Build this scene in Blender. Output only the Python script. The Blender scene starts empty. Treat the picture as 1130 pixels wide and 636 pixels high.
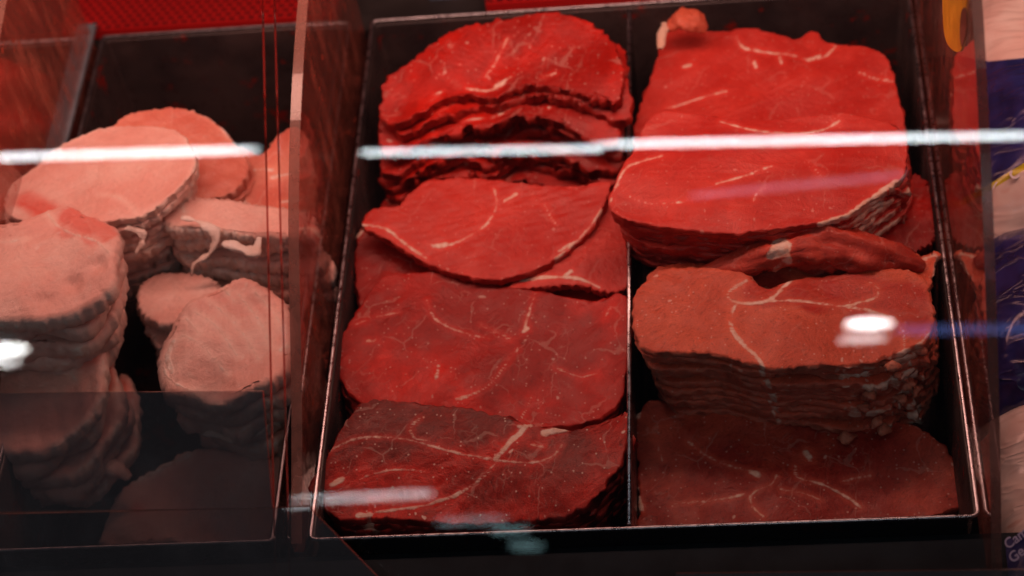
import bpy, math
import numpy as np
from mathutils import Matrix, Vector

S = bpy.context.scene
COL = S.collection

# ------------------------------------------------------------------ camera
F = 2200.0; CX, CY = 565.0, 318.0
Yc = np.array([129, 2648, -2200.0]); Yc /= np.linalg.norm(Yc)
Xc = np.array([18500, 925, 2200.0]); Xc -= Xc.dot(Yc) * Yc; Xc /= np.linalg.norm(Xc)
Zc = np.cross(Xc, Yc)
RM = np.array([Xc, Yc, Zc]).T
CAM = np.array([0.06807475, -0.5711462, 0.87463843])
TT = -RM @ CAM

def ray(px, py):
    return RM.T @ np.array([(px - CX) / F, -(py - CY) / F, -1.0])

def at(px, py, z=0.0, ax=2):
    w = ray(px, py); k = (z - CAM[ax]) / w[ax]
    return CAM + k * w

def at_plane(px, py, n, p0):
    w = ray(px, py); n = np.array(n, float); k = (np.array(p0) - CAM).dot(n) / w.dot(n)
    return CAM + k * w

def proj(P):
    c = np.atleast_2d(P) @ RM.T + TT
    return np.stack([CX - F * c[:, 0] / c[:, 2], CY + F * c[:, 1] / c[:, 2]], 1)

cam_d = bpy.data.cameras.new('camera'); cam = bpy.data.objects.new('camera', cam_d); COL.objects.link(cam)
M = Matrix([list(r) for r in RM.T]).to_4x4(); M.translation = Vector(CAM); cam.matrix_world = M
cam_d.sensor_width = 36; cam_d.lens = 36 * F / 1130; cam_d.clip_start = .01; cam_d.clip_end = 50
cam_d.dof.use_dof = True; cam_d.dof.focus_distance = 1.06; cam_d.dof.aperture_fstop = 5.6
S.camera = cam
S.view_settings.view_transform = 'Standard'; S.view_settings.look = 'None'
S.view_settings.gamma = 1; S.view_settings.exposure = 0
w = bpy.data.worlds.new('World'); S.world = w; w.use_nodes = True
w.node_tree.nodes['Background'].inputs[0].default_value = (.05, .055, .075, 1)
w.node_tree.nodes['Background'].inputs[1].default_value = .12
S.cycles.transparent_max_bounces = 24; S.cycles.max_bounces = 5; S.cycles.diffuse_bounces = 2; S.cycles.glossy_bounces = 3

# ------------------------------------------------------------------ materials
class NT:
    def __init__(s, name):
        s.m = bpy.data.materials.new(name); s.m.use_nodes = True
        s.t = s.m.node_tree; s.t.nodes.clear()
        s.out = s.n('ShaderNodeOutputMaterial')
    def n(s, typ, **kw):
        n = s.t.nodes.new(typ)
        for k, v in kw.items():
            if k.startswith('i_'):
                key = k[2:]; key = int(key) if key.isdigit() else key.replace('_', ' ')
                s.set(n.inputs[key], v)
            else: setattr(n, k, v)
        return n
    def set(s, sock, v):
        if isinstance(v, bpy.types.NodeSocket): s.t.links.new(v, sock)
        elif isinstance(v, (tuple, list)) and len(v) == 3 and sock.type == 'RGBA': sock.default_value = (*v, 1)
        else: sock.default_value = v
    def math(s, op, a, b=0.0, clamp=False):
        n = s.n('ShaderNodeMath', operation=op, use_clamp=clamp); s.set(n.inputs[0], a); s.set(n.inputs[1], b); return n.outputs[0]
    def mix(s, f, a, b):
        n = s.n('ShaderNodeMix', data_type='RGBA'); s.set(n.inputs[0], f); s.set(n.inputs[6], a); s.set(n.inputs[7], b); return n.outputs[2]
    def mr(s, v, a, b, c=0.0, d=1.0):
        n = s.n('ShaderNodeMapRange', interpolation_type='SMOOTHSTEP'); s.set(n.inputs[0], v)
        for i, x in enumerate((a, b, c, d)): s.set(n.inputs[i + 1], x)
        return n.outputs[0]
    def noise(s, co, sc, det=2.0, rough=.5):
        n = s.n('ShaderNodeTexNoise'); s.set(n.inputs['Vector'], co); n.inputs['Scale'].default_value = sc
        n.inputs['Detail'].default_value = det; n.inputs['Roughness'].default_value = rough
        return n
    def attr(s, name): return s.n('ShaderNodeAttribute', attribute_name=name).outputs['Fac']
    def co(s): return s.n('ShaderNodeTexCoord').outputs['Object']

def meat(name, bright, dark, fat, side, marb=.5, speck=.5, rough=.36, grain=.25, sss=0.0, regc=None, spec=.34, bump=.25):
    t = NT(name); co = t.co()
    wn = t.noise(co, 60, 3).outputs['Color']
    wv = t.n('ShaderNodeVectorMath', operation='MULTIPLY_ADD'); t.set(wv.inputs[0], wn); wv.inputs[1].default_value = (.018,) * 3; t.set(wv.inputs[2], co)
    wco = wv.outputs[0]
    n1 = t.noise(co, 28, 4, .6).outputs['Fac']
    reg = t.attr('reg')
    if regc is None:
        f = t.math('ADD', t.mr(n1, .3, .7), t.math('MULTIPLY', reg, 1.0), True)
        base = t.mix(f, bright, dark)
    else:
        base = t.mix(t.mr(n1, .3, .7), bright, dark)
        base = t.mix(t.mr(t.math('ADD', reg, t.math('MULTIPLY', t.math('SUBTRACT', n1, .5), .8)), .25, .75), base, regc)
    # muscle bundles: cells of slightly different tone
    v1 = t.n('ShaderNodeTexVoronoi', feature='F1'); t.set(v1.inputs['Vector'], wco); v1.inputs['Scale'].default_value = 95
    base = t.mix(t.math('MULTIPLY', v1.outputs['Color'], .35), base, dark)
    g1 = t.noise(co, 1100, 3, .65).outputs['Fac']
    vm = t.n('ShaderNodeTexVoronoi', feature='F1'); t.set(vm.inputs['Vector'], wco); vm.inputs['Scale'].default_value = 24
    vr = t.n('ShaderNodeVectorRotate', rotation_type='Z_AXIS'); t.set(vr.inputs['Vector'], wco)
    t.set(vr.inputs['Angle'], t.math('MULTIPLY', t.n('ShaderNodeSeparateColor', i_0=vm.outputs['Color']).outputs[0], 3.0))
    st = t.n('ShaderNodeMapping'); t.set(st.inputs[0], vr.outputs[0]); st.inputs['Scale'].default_value = (1, .2, 1)
    base = t.mix(t.math('MULTIPLY', t.n('ShaderNodeSeparateColor', i_0=vm.outputs['Color']).outputs[1], .35), base, dark)
    g2 = t.noise(st.outputs[0], 650, 2, .6).outputs['Fac']
    g = t.math('ADD', t.math('MULTIPLY', g1, .5), t.math('MULTIPLY', g2, .5))
    light = tuple(min(1, c * 1.5 + .014) for c in bright)
    up = t.n('ShaderNodeVectorMath', operation='SCALE'); t.set(up.inputs[0], base); up.inputs['Scale'].default_value = 1.5
    dn = t.n('ShaderNodeVectorMath', operation='SCALE'); t.set(dn.inputs[0], base); dn.inputs['Scale'].default_value = .4
    sp_ = t.n('ShaderNodeVectorMath', operation='ADD'); t.set(sp_.inputs[0], up.outputs[0]); sp_.inputs[1].default_value = (.02, .012, .01)
    base = t.mix(t.mr(g, .5, .72, 0, min(1, grain * 1.5)), base, sp_.outputs[0])
    base = t.mix(t.mr(g, .5, .3, 0, min(1, grain * 2)), base, dn.outputs[0])
    # marbling
    v2 = t.n('ShaderNodeTexVoronoi', feature='DISTANCE_TO_EDGE'); t.set(v2.inputs['Vector'], wco); v2.inputs['Scale'].default_value = 34
    n3 = t.noise(co, 45, 2).outputs['Fac']
    line = t.mr(t.math('SUBTRACT', v2.outputs[0], t.math('MULTIPLY', t.math('MAXIMUM', t.math('SUBTRACT', n3, .49), 0.0), .20)), .003, -.016)
    v2b = t.n('ShaderNodeTexVoronoi', feature='DISTANCE_TO_EDGE'); t.set(v2b.inputs['Vector'], wco); v2b.inputs['Scale'].default_value = 140
    line2 = t.math('MULTIPLY', t.mr(v2b.outputs[0], .09, .0), t.mr(t.noise(co, 70, 2).outputs['Fac'], .55, .72))
    line = t.math('MAXIMUM', line, t.math('MULTIPLY', line2, .7))
    base = t.mix(t.math('MULTIPLY', line, marb), base, fat)
    # pale specks: fat flecks plus small wet glints painted into the colour
    v3 = t.n('ShaderNodeTexVoronoi', feature='F1'); t.set(v3.inputs['Vector'], co); v3.inputs['Scale'].default_value = 420
    sp = t.math('MULTIPLY', t.mr(v3.outputs[0], .3, .16), t.math('GREATER_THAN', t.n('ShaderNodeSeparateColor', i_0=v3.outputs['Color']).outputs[0], .86))
    v4 = t.n('ShaderNodeTexVoronoi', feature='F1'); t.set(v4.inputs['Vector'], wco); v4.inputs['Scale'].default_value = 130
    sp2 = t.math('MULTIPLY', t.mr(v4.outputs[0], .22, .1), t.math('GREATER_THAN', t.n('ShaderNodeSeparateColor', i_0=v4.outputs['Color']).outputs[1], .88))
    sp = t.math('MAXIMUM', t.math('MULTIPLY', sp, .7), sp2)
    base = t.mix(t.math('MULTIPLY', sp, speck), base, fat)
    # drawn seams of fat
    fn = t.math('MULTIPLY', t.math('SUBTRACT', t.noise(co, 260, 4, .65).outputs['Fac'], .52), .0026)
    fd = t.math('ADD', t.math('ADD', t.attr('fatd'), fn), t.math('MULTIPLY', t.math('SUBTRACT', t.noise(co, 110, 2).outputs['Fac'], .47), .0022))
    fm = t.mr(fd, .0006, -.0007)
    halo = t.mr(fd, .004, .0, 0, .22)
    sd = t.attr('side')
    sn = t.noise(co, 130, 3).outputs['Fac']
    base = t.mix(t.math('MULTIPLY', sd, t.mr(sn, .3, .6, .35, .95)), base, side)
    base = t.mix(halo, base, light)
    fcol = t.mix(t.mr(t.noise(co, 300, 3).outputs['Fac'], .35, .7), fat, tuple(c * f for c, f in zip(fat, (.9, .68, .6))))
    base = t.mix(t.math('MULTIPLY', fm, .92), base, fcol)
    bh = t.math('ADD', t.math('MULTIPLY', g, 1.0), t.math('MULTIPLY', fm, .5))
    bmp = t.n('ShaderNodeBump', i_Strength=.5, i_Distance=.0011); t.set(bmp.inputs['Height'], bh)
    b2 = t.n('ShaderNodeBump', i_Strength=bump, i_Distance=.0022); t.set(b2.inputs['Height'], t.noise(st.outputs[0], 160, 3, .6).outputs['Fac']); t.set(b2.inputs['Normal'], bmp.outputs[0]); bmp = b2
    rg = t.mr(t.noise(co, 90, 3).outputs['Fac'], .3, .7, rough - .08, rough + .2)
    p = t.n('ShaderNodeBsdfPrincipled'); t.set(p.inputs['Base Color'], base); t.set(p.inputs['Roughness'], rg)
    p.inputs['Specular IOR Level'].default_value = spec
    p.inputs['Subsurface Weight'].default_value = sss; p.inputs['Subsurface Radius'].default_value = (1, .35, .25); p.inputs['Subsurface Scale'].default_value = .004
    p.inputs['Coat Weight'].default_value = .3 if name.startswith('pork') else .06; p.inputs['Coat Roughness'].default_value = .16; t.set(p.inputs['Coat Normal'], bmp.outputs[0])
    t.set(p.inputs['Normal'], bmp.outputs[0]); t.set(t.out.inputs[0], p.outputs[0])
    return t.m

FATB = (.86, .72, .61); FATP = (.82, .72, .66)
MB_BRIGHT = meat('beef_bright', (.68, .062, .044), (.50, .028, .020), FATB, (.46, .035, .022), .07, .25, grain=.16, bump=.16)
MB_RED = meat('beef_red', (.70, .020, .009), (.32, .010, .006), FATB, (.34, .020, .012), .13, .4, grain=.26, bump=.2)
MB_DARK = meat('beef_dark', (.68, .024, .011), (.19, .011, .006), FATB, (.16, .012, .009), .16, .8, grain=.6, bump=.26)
MB_BROWN = meat('beef_rosy', (.68, .135, .068), (.54, .085, .042), FATB, (.62, .22, .15), .05, .45, grain=.38, regc=(.42, .020, .012), bump=.15)
MB_DULL = meat('beef_dull', (.66, .115, .062), (.30, .022, .013), FATB, (.34, .07, .045), .12, .5, grain=.45, bump=.22)
MP = meat('pork_pale', (.82, .56, .49), (.76, .38, .32), FATP, (.80, .60, .54), .08, .3, grain=.14, regc=(.70, .10, .07), bump=.2)
MP_RED = meat('pork_pink', (.78, .33, .24), (.64, .17, .12), FATP, (.70, .34, .27), .15, .3, grain=.12, bump=.2)
MFAT = meat('fat_white', (.80, .66, .55), (.66, .42, .30), FATP, (.66, .46, .36), .2, .3, grain=.14)
MFATP = meat('pork_fat', (.84, .77, .72), (.74, .58, .50), FATP, (.76, .64, .58), .2, .3, grain=.14)
MB_RBROWN = meat('beef_rolled', (.62, .075, .042), (.38, .028, .018), FATB, (.52, .09, .055), .12, .3, grain=.35)
MCRUMB = meat('crumb_brown', (.62, .26, .17), (.44, .11, .07), FATB, (.5, .18, .12), .3, .5, grain=.25)

def simple(name, col, rough=.5, metal=0.0, nscale=40, var=.25, bump=.0, spec=.5, coat=0):
    t = NT(name); co = t.co()
    n = t.noise(co, nscale, 4, .6).outputs['Fac']
    c = t.mix(t.mr(n, .3, .7), tuple(x * (1 - var) for x in col), tuple(min(1, x * (1 + var)) for x in col))
    p = t.n('ShaderNodeBsdfPrincipled'); t.set(p.inputs['Base Color'], c); t.set(p.inputs['Roughness'], t.mr(n, .2, .8, max(.02, rough - .1), rough + .12))
    p.inputs['Metallic'].default_value = metal; p.inputs['Specular IOR Level'].default_value = spec; p.inputs['Coat Weight'].default_value = coat
    if bump:
        b = t.n('ShaderNodeBump', i_Strength=bump, i_Distance=.001); t.set(b.inputs['Height'], t.noise(co, nscale * 6, 3).outputs['Fac']); t.set(p.inputs['Normal'], b.outputs[0])
    t.set(t.out.inputs[0], p.outputs[0]); return t.m

M_PAN = simple('dark_pan_metal', (.055, .038, .038), .42, .35, 60, .35, spec=.35)
t = NT('stained_pan_metal'); co = t.co(); n = t.noise(co, 55, 5, .7).outputs['Fac']; n2 = t.noise(co, 24, 3).outputs['Fac']
c = t.mix(t.mr(n2, .3, .7), (.024, .018, .019), (.050, .034, .033)); c = t.mix(t.mr(n, .60, .66), c, (.16, .012, .008))
p = t.n('ShaderNodeBsdfPrincipled'); t.set(p.inputs['Base Color'], c); t.set(p.inputs['Roughness'], t.mr(n, .3, .65, .5, .22)); p.inputs['Metallic'].default_value = .2; p.inputs['Specular IOR Level'].default_value = .4
t.set(t.out.inputs[0], p.outputs[0]); M_PAN = t.m
M_RIM = simple('pan_rim_steel', (.55, .54, .58), .30, 1.0, 200, .3, .1)
M_HAZE_RIM = simple('haze_dimmed_rim_steel', (.20, .19, .21), .4, .9, 200, .3, .1)  # darker copy of the rim steel, dimming by the pane haze painted in
M_BODY = simple('case_body_dark', (.009, .016, .021), .45, 0, 30, .3, .05, spec=.12)
M_DECK = simple('case_deck', (.02, .018, .018), .6, 0, 40)
M_GREY = simple('grey_plastic_strip', (.16, .20, .24), .45, 0, 50)

def emit(name, col, st):
    t = NT(name); e = t.n('ShaderNodeEmission', i_Color=(*col, 1), i_Strength=st); t.set(t.out.inputs[0], e.outputs[0]); return t.m

def glassy(name, tint, haze, hcol, f0=.04, rough=0.0, smear=0.0, spots=None):
    t = NT(name); co = t.co()
    lw = t.n('ShaderNodeLayerWeight', i_Blend=.5).outputs['Facing']
    fr = t.math('ADD', t.math('MULTIPLY', t.math('POWER', lw, 5.0), 1 - f0), f0, True)
    tr = t.n('ShaderNodeBsdfTransparent', i_Color=(*tint, 1)); gl = t.n('ShaderNodeBsdfGlossy', i_Roughness=rough)
    df = t.n('ShaderNodeBsdfPrincipled'); df.inputs['Roughness'].default_value = .6
    hz = haze; hc = hcol
    if smear:
        sm = t.n('ShaderNodeMapping'); t.set(sm.inputs[0], co); sm.inputs['Scale'].default_value = (1, 1, .3)
        hz = t.math('ADD', haze, t.mr(t.noise(sm.outputs[0], 45, 4, .65).outputs['Fac'], .45, .8, 0, smear))
    if spots:
        v = t.noise(co, 75, 5, .72).outputs['Fac']
        k = t.mr(v, .60, .65)
        hz = t.math('MAXIMUM', hz, t.math('MULTIPLY', k, .75)); hc = t.mix(k, hcol, spots)
    t.set(df.inputs['Base Color'], hc)
    m1 = t.n('ShaderNodeMixShader'); t.set(m1.inputs[0], hz); t.set(m1.inputs[1], tr.outputs[0]); t.set(m1.inputs[2], df.outputs[0])
    m2 = t.n('ShaderNodeMixShader'); t.set(m2.inputs[0], fr); t.set(m2.inputs[1], m1.outputs[0]); t.set(m2.inputs[2], gl.outputs[0])
    t.set(t.out.inputs[0], m2.outputs[0]); return t.m

M_GLASS = glassy('clear_glass', (.97, .98, .985), .0005, (.5, .5, .55))
M_SMOKE = glassy('smoked_acrylic', (.80, .79, .80), .15, (.29, .29, .33), .045, .0, .10)
M_SHEET = glassy('smeared_acrylic_red_reflection', (.84, .80, .80), .12, (.80, .24, .16), .05, .02, .55, spots=(.55, .09, .04))  # red haze paints the meat's reflection into the sheet; spots are smears
M_EDGE = glassy('acrylic_cut_edge', (.60, .45, .43), .34, (.50, .24, .19), .06, .15, .2)
M_GEDGE = glassy('glass_cut_edge', (.45, .25, .22), .30, (.40, .16, .13), .10, .1, .1)

# ------------------------------------------------------------------ object helpers
def mesh_obj(name, V, Fs, mats, parent=None, origin=None, smooth=True, attrs=None, midx=None):
    V = np.asarray(V, float)
    if origin is None: origin = (0, 0, 0)
    origin = np.array(origin, float)
    me = bpy.data.meshes.new(name); me.from_pydata((V - origin).tolist(), [], [tuple(int(i) for i in f) for f in Fs])
    for m in (mats if isinstance(mats, (list, tuple)) else [mats]): me.materials.append(m)
    if midx is not None: me.polygons.foreach_set('material_index', midx)
    if smooth: me.polygons.foreach_set('use_smooth', [True] * len(me.polygons))
    for k, v in (attrs or {}).items():
        a = me.attributes.new(k, 'FLOAT', 'POINT'); a.data.foreach_set('value', np.asarray(v, np.float32))
    me.update()
    o = bpy.data.objects.new(name, me); COL.objects.link(o); o.location = origin
    if parent is not None:
        o.parent = parent; o.location = Vector(origin) - parent.location
    return o

def empty(name, loc):
    o = bpy.data.objects.new(name, None); COL.objects.link(o); o.location = loc; o.empty_display_size = .02; return o

def tag(o, label, cat, group=None):
    o['label'] = label; o['category'] = cat
    if group: o['group'] = group
    return o

BOXF = [(0, 3, 2, 1), (4, 5, 6, 7), (0, 1, 5, 4), (1, 2, 6, 5), (2, 3, 7, 6), (3, 0, 4, 7)]
def boxes(bl):
    V, Fs = [], []
    for (x0, x1, y0, y1, z0, z1) in bl:
        b = len(V)
        V += [(x0, y0, z0), (x1, y0, z0), (x1, y1, z0), (x0, y1, z0), (x0, y0, z1), (x1, y0, z1), (x1, y1, z1), (x0, y1, z1)]
        Fs += [tuple(b + i for i in f) for f in BOXF]
    return V, Fs

def tube(pts, r, seg=10, closed=False, caps=True, flat=1.0):
    P = np.array(pts, float); n = len(P); r = np.broadcast_to(np.asarray(r, float), (n,))
    T = (np.roll(P, -1, 0) - np.roll(P, 1, 0)) if closed else np.gradient(P, axis=0)
    T /= np.linalg.norm(T, axis=1)[:, None] + 1e-12
    V = []
    for i in range(n):
        up = np.array([0, 0, 1.0]) if abs(T[i][2]) < .9 else np.array([1.0, 0, 0])
        a = np.cross(T[i], up); a /= np.linalg.norm(a); b = np.cross(a, T[i])
        for k in range(seg):
            th = 2 * math.pi * k / seg
            V.append(P[i] + r[i] * (math.cos(th) * a + math.sin(th) * b * flat))
    Fs = []
    m = n if closed else n - 1
    for i in range(m):
        for k in range(seg):
            j = (i + 1) % n; l = (k + 1) % seg
            Fs.append((i * seg + k, i * seg + l, j * seg + l, j * seg + k))
    if caps and not closed:
        Fs.append(tuple(range(seg))[::-1]); Fs.append(tuple((n - 1) * seg + k for k in range(seg)))
    return V, Fs

def merge(*parts):
    V, Fs = [], []
    for v, f in parts:
        b = len(V); V += list(v); Fs += [tuple(b + i for i in q) for q in f]
    return V, Fs

def catmull(P, N, closed=True):
    P = np.array(P, float); n = len(P); out = []
    rng = range(n) if closed else range(n - 1)
    for i in rng:
        if closed: p0, p1, p2, p3 = P[(i - 1) % n], P[i], P[(i + 1) % n], P[(i + 2) % n]
        else: p0, p1, p2, p3 = P[max(i - 1, 0)], P[i], P[i + 1], P[min(i + 2, n - 1)]
        for u in np.linspace(0, 1, 12, endpoint=False):
            out.append(.5 * ((2 * p1) + (-p0 + p2) * u + (2 * p0 - 5 * p1 + 4 * p2 - p3) * u * u + (-p0 + 3 * p1 - 3 * p2 + p3) * u ** 3))
    if not closed: out.append(P[-1])
    out = np.array(out)
    Q = np.vstack([out, out[:1]]) if closed else out
    d = np.r_[0, np.cumsum(np.linalg.norm(np.diff(Q, axis=0), axis=1))]
    s = np.linspace(0, d[-1], N, endpoint=not closed)
    return np.stack([np.interp(s, d, Q[:, k]) for k in range(Q.shape[1])], 1)

def field(seed, scale, k=7):
    r = np.random.RandomState(seed); th = r.rand(k) * 2 * np.pi; fr = scale * (.5 + r.rand(k)); ph = r.rand(k) * 6.28
    def f(x, y):
        s = 0
        for a, q, p in zip(th, fr, ph): s = s + np.sin((x * np.cos(a) + y * np.sin(a)) * q + p)
        return s / math.sqrt(k)
    return f

def fourier(seed, n, lo, hi, k=14):
    r = np.random.RandomState(seed); t = np.linspace(0, 2 * np.pi, n, endpoint=False); s = np.zeros(n)
    for _ in range(k): s += np.sin(t * r.randint(lo, hi) + r.rand() * 6.28)
    return s / math.sqrt(k)

def seg_dist(X, Y, pts):
    d = np.full(X.shape, 1e3)
    if len(pts) == 1: return np.hypot(X - pts[0][0], Y - pts[0][1])
    for a, b in zip(pts[:-1], pts[1:]):
        vx, vy = b[0] - a[0], b[1] - a[1]; L = vx * vx + vy * vy + 1e-12
        u = np.clip(((X - a[0]) * vx + (Y - a[1]) * vy) / L, 0, 1)
        d = np.minimum(d, np.hypot(X - a[0] - u * vx, Y - a[1] - u * vy))
    return d

PXM = 1 / 2080.0    # metres per photo pixel at the meat

def slices(outline, z, n, t, mat, labels, cat, group, name, tilt=(0, 0), drift=(0, 0), shrink=0.0, seed=1, fat=(), reg=(), jag=(), er_=None, amp=.0012,
           rag=.0004, wob=.0012, ruf=.0, droop=.0, N=240, low_mat=None, dip=(), fs=30):
    """one meshed slice per layer, top first; each is a thing of its own"""
    cpx = np.mean(np.array(outline, float), 0); c0 = at(cpx[0], cpx[1], z)
    nrm = np.array([-tilt[0], -tilt[1], 1.0])
    def un(p): return at_plane(p[0], p[1], nrm, c0)
    base = np.array([un(p)[:2] for p in outline])
    lf = field(seed * 7 + 1, 90)
    fatw = [(catmull([un(p)[:2] for p in pl], max(8, 6 * len(pl)), False) if len(pl) > 1 else [un(pl[0])[:2]], wd * PXM * .45) for pl, wd in fat]
    regw = [(un((x, y))[:2], r * PXM, v) for x, y, r, v in reg]
    jagw = [(un((x, y))[:2], r * PXM, v) for x, y, r, v in jag]
    dipw = [(un((x, y))[:2], r * PXM, v) for x, y, r, v in dip]
    out = []
    rs = np.random.RandomState(seed)
    area = .5 * np.sum(base[:, 0] * np.roll(base[:, 1], -1) - base[:, 1] * np.roll(base[:, 0], -1))
    if area < 0: base = base[::-1]
    P0 = catmull(base, N)
    for li in range(n):
        sdl = seed * 101 + li * 13
        off = np.array(drift) * li + (rs.normal(0, wob * .55, 2) if li else 0)
        cc = P0.mean(0)
        P = cc + (P0 - cc) * (1 - shrink * li) + off
        T = np.roll(P, -1, 0) - np.roll(P, 1, 0); T /= np.linalg.norm(T, axis=1)[:, None] + 1e-12
        nr_ = np.stack([T[:, 1], -T[:, 0]], 1)
        dsp = fourier(sdl, N, 2, 9) * wob * (.5 if li else .25) + fourier(sdl + 1, N, 15, 60) * rag + fourier(sdl + 3, N, 60, 110) * rag * .6
        for (q, r, v) in jagw:
            wgt = np.exp(-((P[:, 0] - q[0] - off[0]) ** 2 + (P[:, 1] - q[1] - off[1]) ** 2) / (r * r))
            dsp += wgt * v * ((fourier(sdl + 5, N, 6, 44) + .5 * fourier(sdl + 6, N, 40, 110)) * (.45 + .45 * fourier(sdl + 7, N, 3, 12)) + .4 * fourier(sdl + 12, N, 3, 10))
        Ps = P.copy(); kk = np.exp(-np.linspace(-2.5, 2.5, 2 * (N // 10) + 1) ** 2); kk /= kk.sum(); hw_ = N // 10
        Pw = np.vstack([P[-hw_:], P, P[:hw_]]); Ps = np.stack([np.convolve(Pw[:, q_], kk, 'valid') for q_ in (0, 1)], 1)
        P = P + nr_ * dsp[:, None]
        nr = (34 if li == 0 else (10 if li < 3 else 5))
        ss = 1 - (1 - np.linspace(0, 1, nr)) ** 1.25
        er = er_ or min(.0010, t * .26)
        rings = []; sides = []
        for s in ss[1:]:
            b_ = s ** 7; q_ = Ps * (1 - b_) + (P - nr_ * er) * b_
            rings.append((cc + off + s * (q_ - cc - off), 0.0)); sides.append(0)
        sj = fourier(sdl + 9, N, 8, 40) * .0007
        for a_, s_ in ((25, .1), (48, .3), (70, .65)):
            rings.append((P - nr_ * er * (1 - math.sin(math.radians(a_))), -er * (1 - math.cos(math.radians(a_))))); sides.append(s_)
        rings.append((P + nr_ * sj[:, None], -er)); sides.append(1)
        rings.append((P - nr_ * sj[:, None], -(t - er))); sides.append(1)
        rings.append((P - nr_ * er * .4, -(t - er * .35))); sides.append(1)
        rings.append((P - nr_ * er * 1.2, -t * .99)); sides.append(1)
        rings.append((cc + off + .5 * (Ps - cc - off), -t * .97)); sides.append(1)
        xs = np.concatenate([[cc[0] + off[0]]] + [r[0][:, 0] for r in rings] + [[cc[0] + off[0]]])
        ys = np.concatenate([[cc[1] + off[1]]] + [r[0][:, 1] for r in rings] + [[cc[1] + off[1]]])
        dz = np.concatenate([[0]] + [np.full(N, r[1]) for r in rings] + [[-t * .97]])
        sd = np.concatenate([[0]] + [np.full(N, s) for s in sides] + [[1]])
        srad = np.concatenate([[0]] + [np.full(N, min(1, (k + 1) / (nr - 1))) for k in range(len(rings) - 1)] + [np.full(N, .5)] + [[0]])
        top = (dz > -er * .9)
        h = lf(xs, ys) * amp + field(sdl + 2, 420)(xs, ys) * .00022 * top + field(sdl + 4, 1400)(xs, ys) * .0001 * top
        h = h - droop * srad ** 5 + (field(sdl + 20, 160)(xs, ys) * ruf if li else 0)
        for (q, r, v) in dipw: h = h + v * np.exp(-((xs - q[0]) ** 2 + (ys - q[1]) ** 2) / (r * r))
        zz = c0[2] + tilt[0] * (xs - c0[0]) + tilt[1] * (ys - c0[1]) + h - t * 1.0 * li + dz
        fd = np.full(xs.shape, 1.0)
        for pl, hw in fatw: fd = np.minimum(fd, seg_dist(xs - off[0], ys - off[1], pl) - hw)
        if li: fd = fd + field(sdl + 8, 200)(xs, ys) * .001
        rg = np.full(xs.shape, 0.0)
        for q, r, v in regw: rg += v * np.exp(-((xs - q[0]) ** 2 + (ys - q[1]) ** 2) / (r * r))
        V = np.stack([xs, ys, zz], 1)
        Fs = []
        K = len(rings)
        for k in range(N): Fs.append((0, 1 + k, 1 + (k + 1) % N))
        for q in range(K - 1):
            a, b = 1 + q * N, 1 + (q + 1) * N
            for k in range(N): l = (k + 1) % N; Fs.append((a + k, b + k, b + l, a + l))
        e = 1 + (K - 1) * N; last = 1 + K * N
        for k in range(N): Fs.append((last, e + (k + 1) % N, e + k))
        m = mat if (li == 0 or low_mat is None) else low_mat
        o = mesh_obj(name, V, Fs, m, origin=(cc[0] + off[0], cc[1] + off[1], c0[2] - t * (li + 1)), attrs={'fatd': fd, 'side': sd, 'reg': rg})
        tag(o, labels[li], cat, group); out.append(o)
    return out

ORD = ['top', 'second', 'third', 'fourth', 'fifth', 'sixth', 'seventh', 'eighth', 'ninth', 'tenth', 'eleventh', 'twelfth', 'thirteenth', 'fourteenth', 'fifteenth', 'sixteenth']
def lab(n, desc, first=None):
    L = [f'{ORD[i]} slice down in {desc}' for i in range(n)]
    L[0] = first or f'top slice of {desc}'
    return L

# ================================================================== CASE AND TRAYS
def structure(o): o['kind'] = 'structure'; return o
structure(mesh_obj('floor', *boxes([(-3, 3, -4, 1.5, -.95, -.9)]), simple('floor_tiles', (.05, .05, .055), .4), smooth=False))

case = empty('display_case', (0, .15, -.2))
tag(case, 'dark refrigerated butcher display case holding the meat trays', 'display case')
V, Fs = boxes([(-.80, .80, -.10, .75, -.16, -.125)])
mesh_obj('deck', V, Fs, M_DECK, case, smooth=False)
# sloping front fascia with a rounded nose
prof = [(-.0065, -.012), (-.012, -.008), (-.03, -.010), (-.06, -.020), (-.085, -.045), (-.098, -.09), (-.10, -.16), (-.10, -.85), (-.08, -.85), (-.0065, -.12)]
def prism(prof, x0, x1):
    n = len(prof); V = [(x0, y, z) for y, z in prof] + [(x1, y, z) for y, z in prof]
    Fs = [(i, (i + 1) % n, n + (i + 1) % n, n + i) for i in range(n)] + [tuple(range(n))[::-1], tuple(range(n, 2 * n))]
    return V, Fs
V, Fs = prism(prof, -.80, .80); mesh_obj('front_fascia', V, Fs, M_BODY, case, smooth=False)
# dark back wall
V, Fs = boxes([(-.80, .80, .62, .64, -.12, .40)])
mesh_obj('back_wall', V, Fs, simple('dark_wall', (.03, .012, .012), .5), case, smooth=False)

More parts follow.
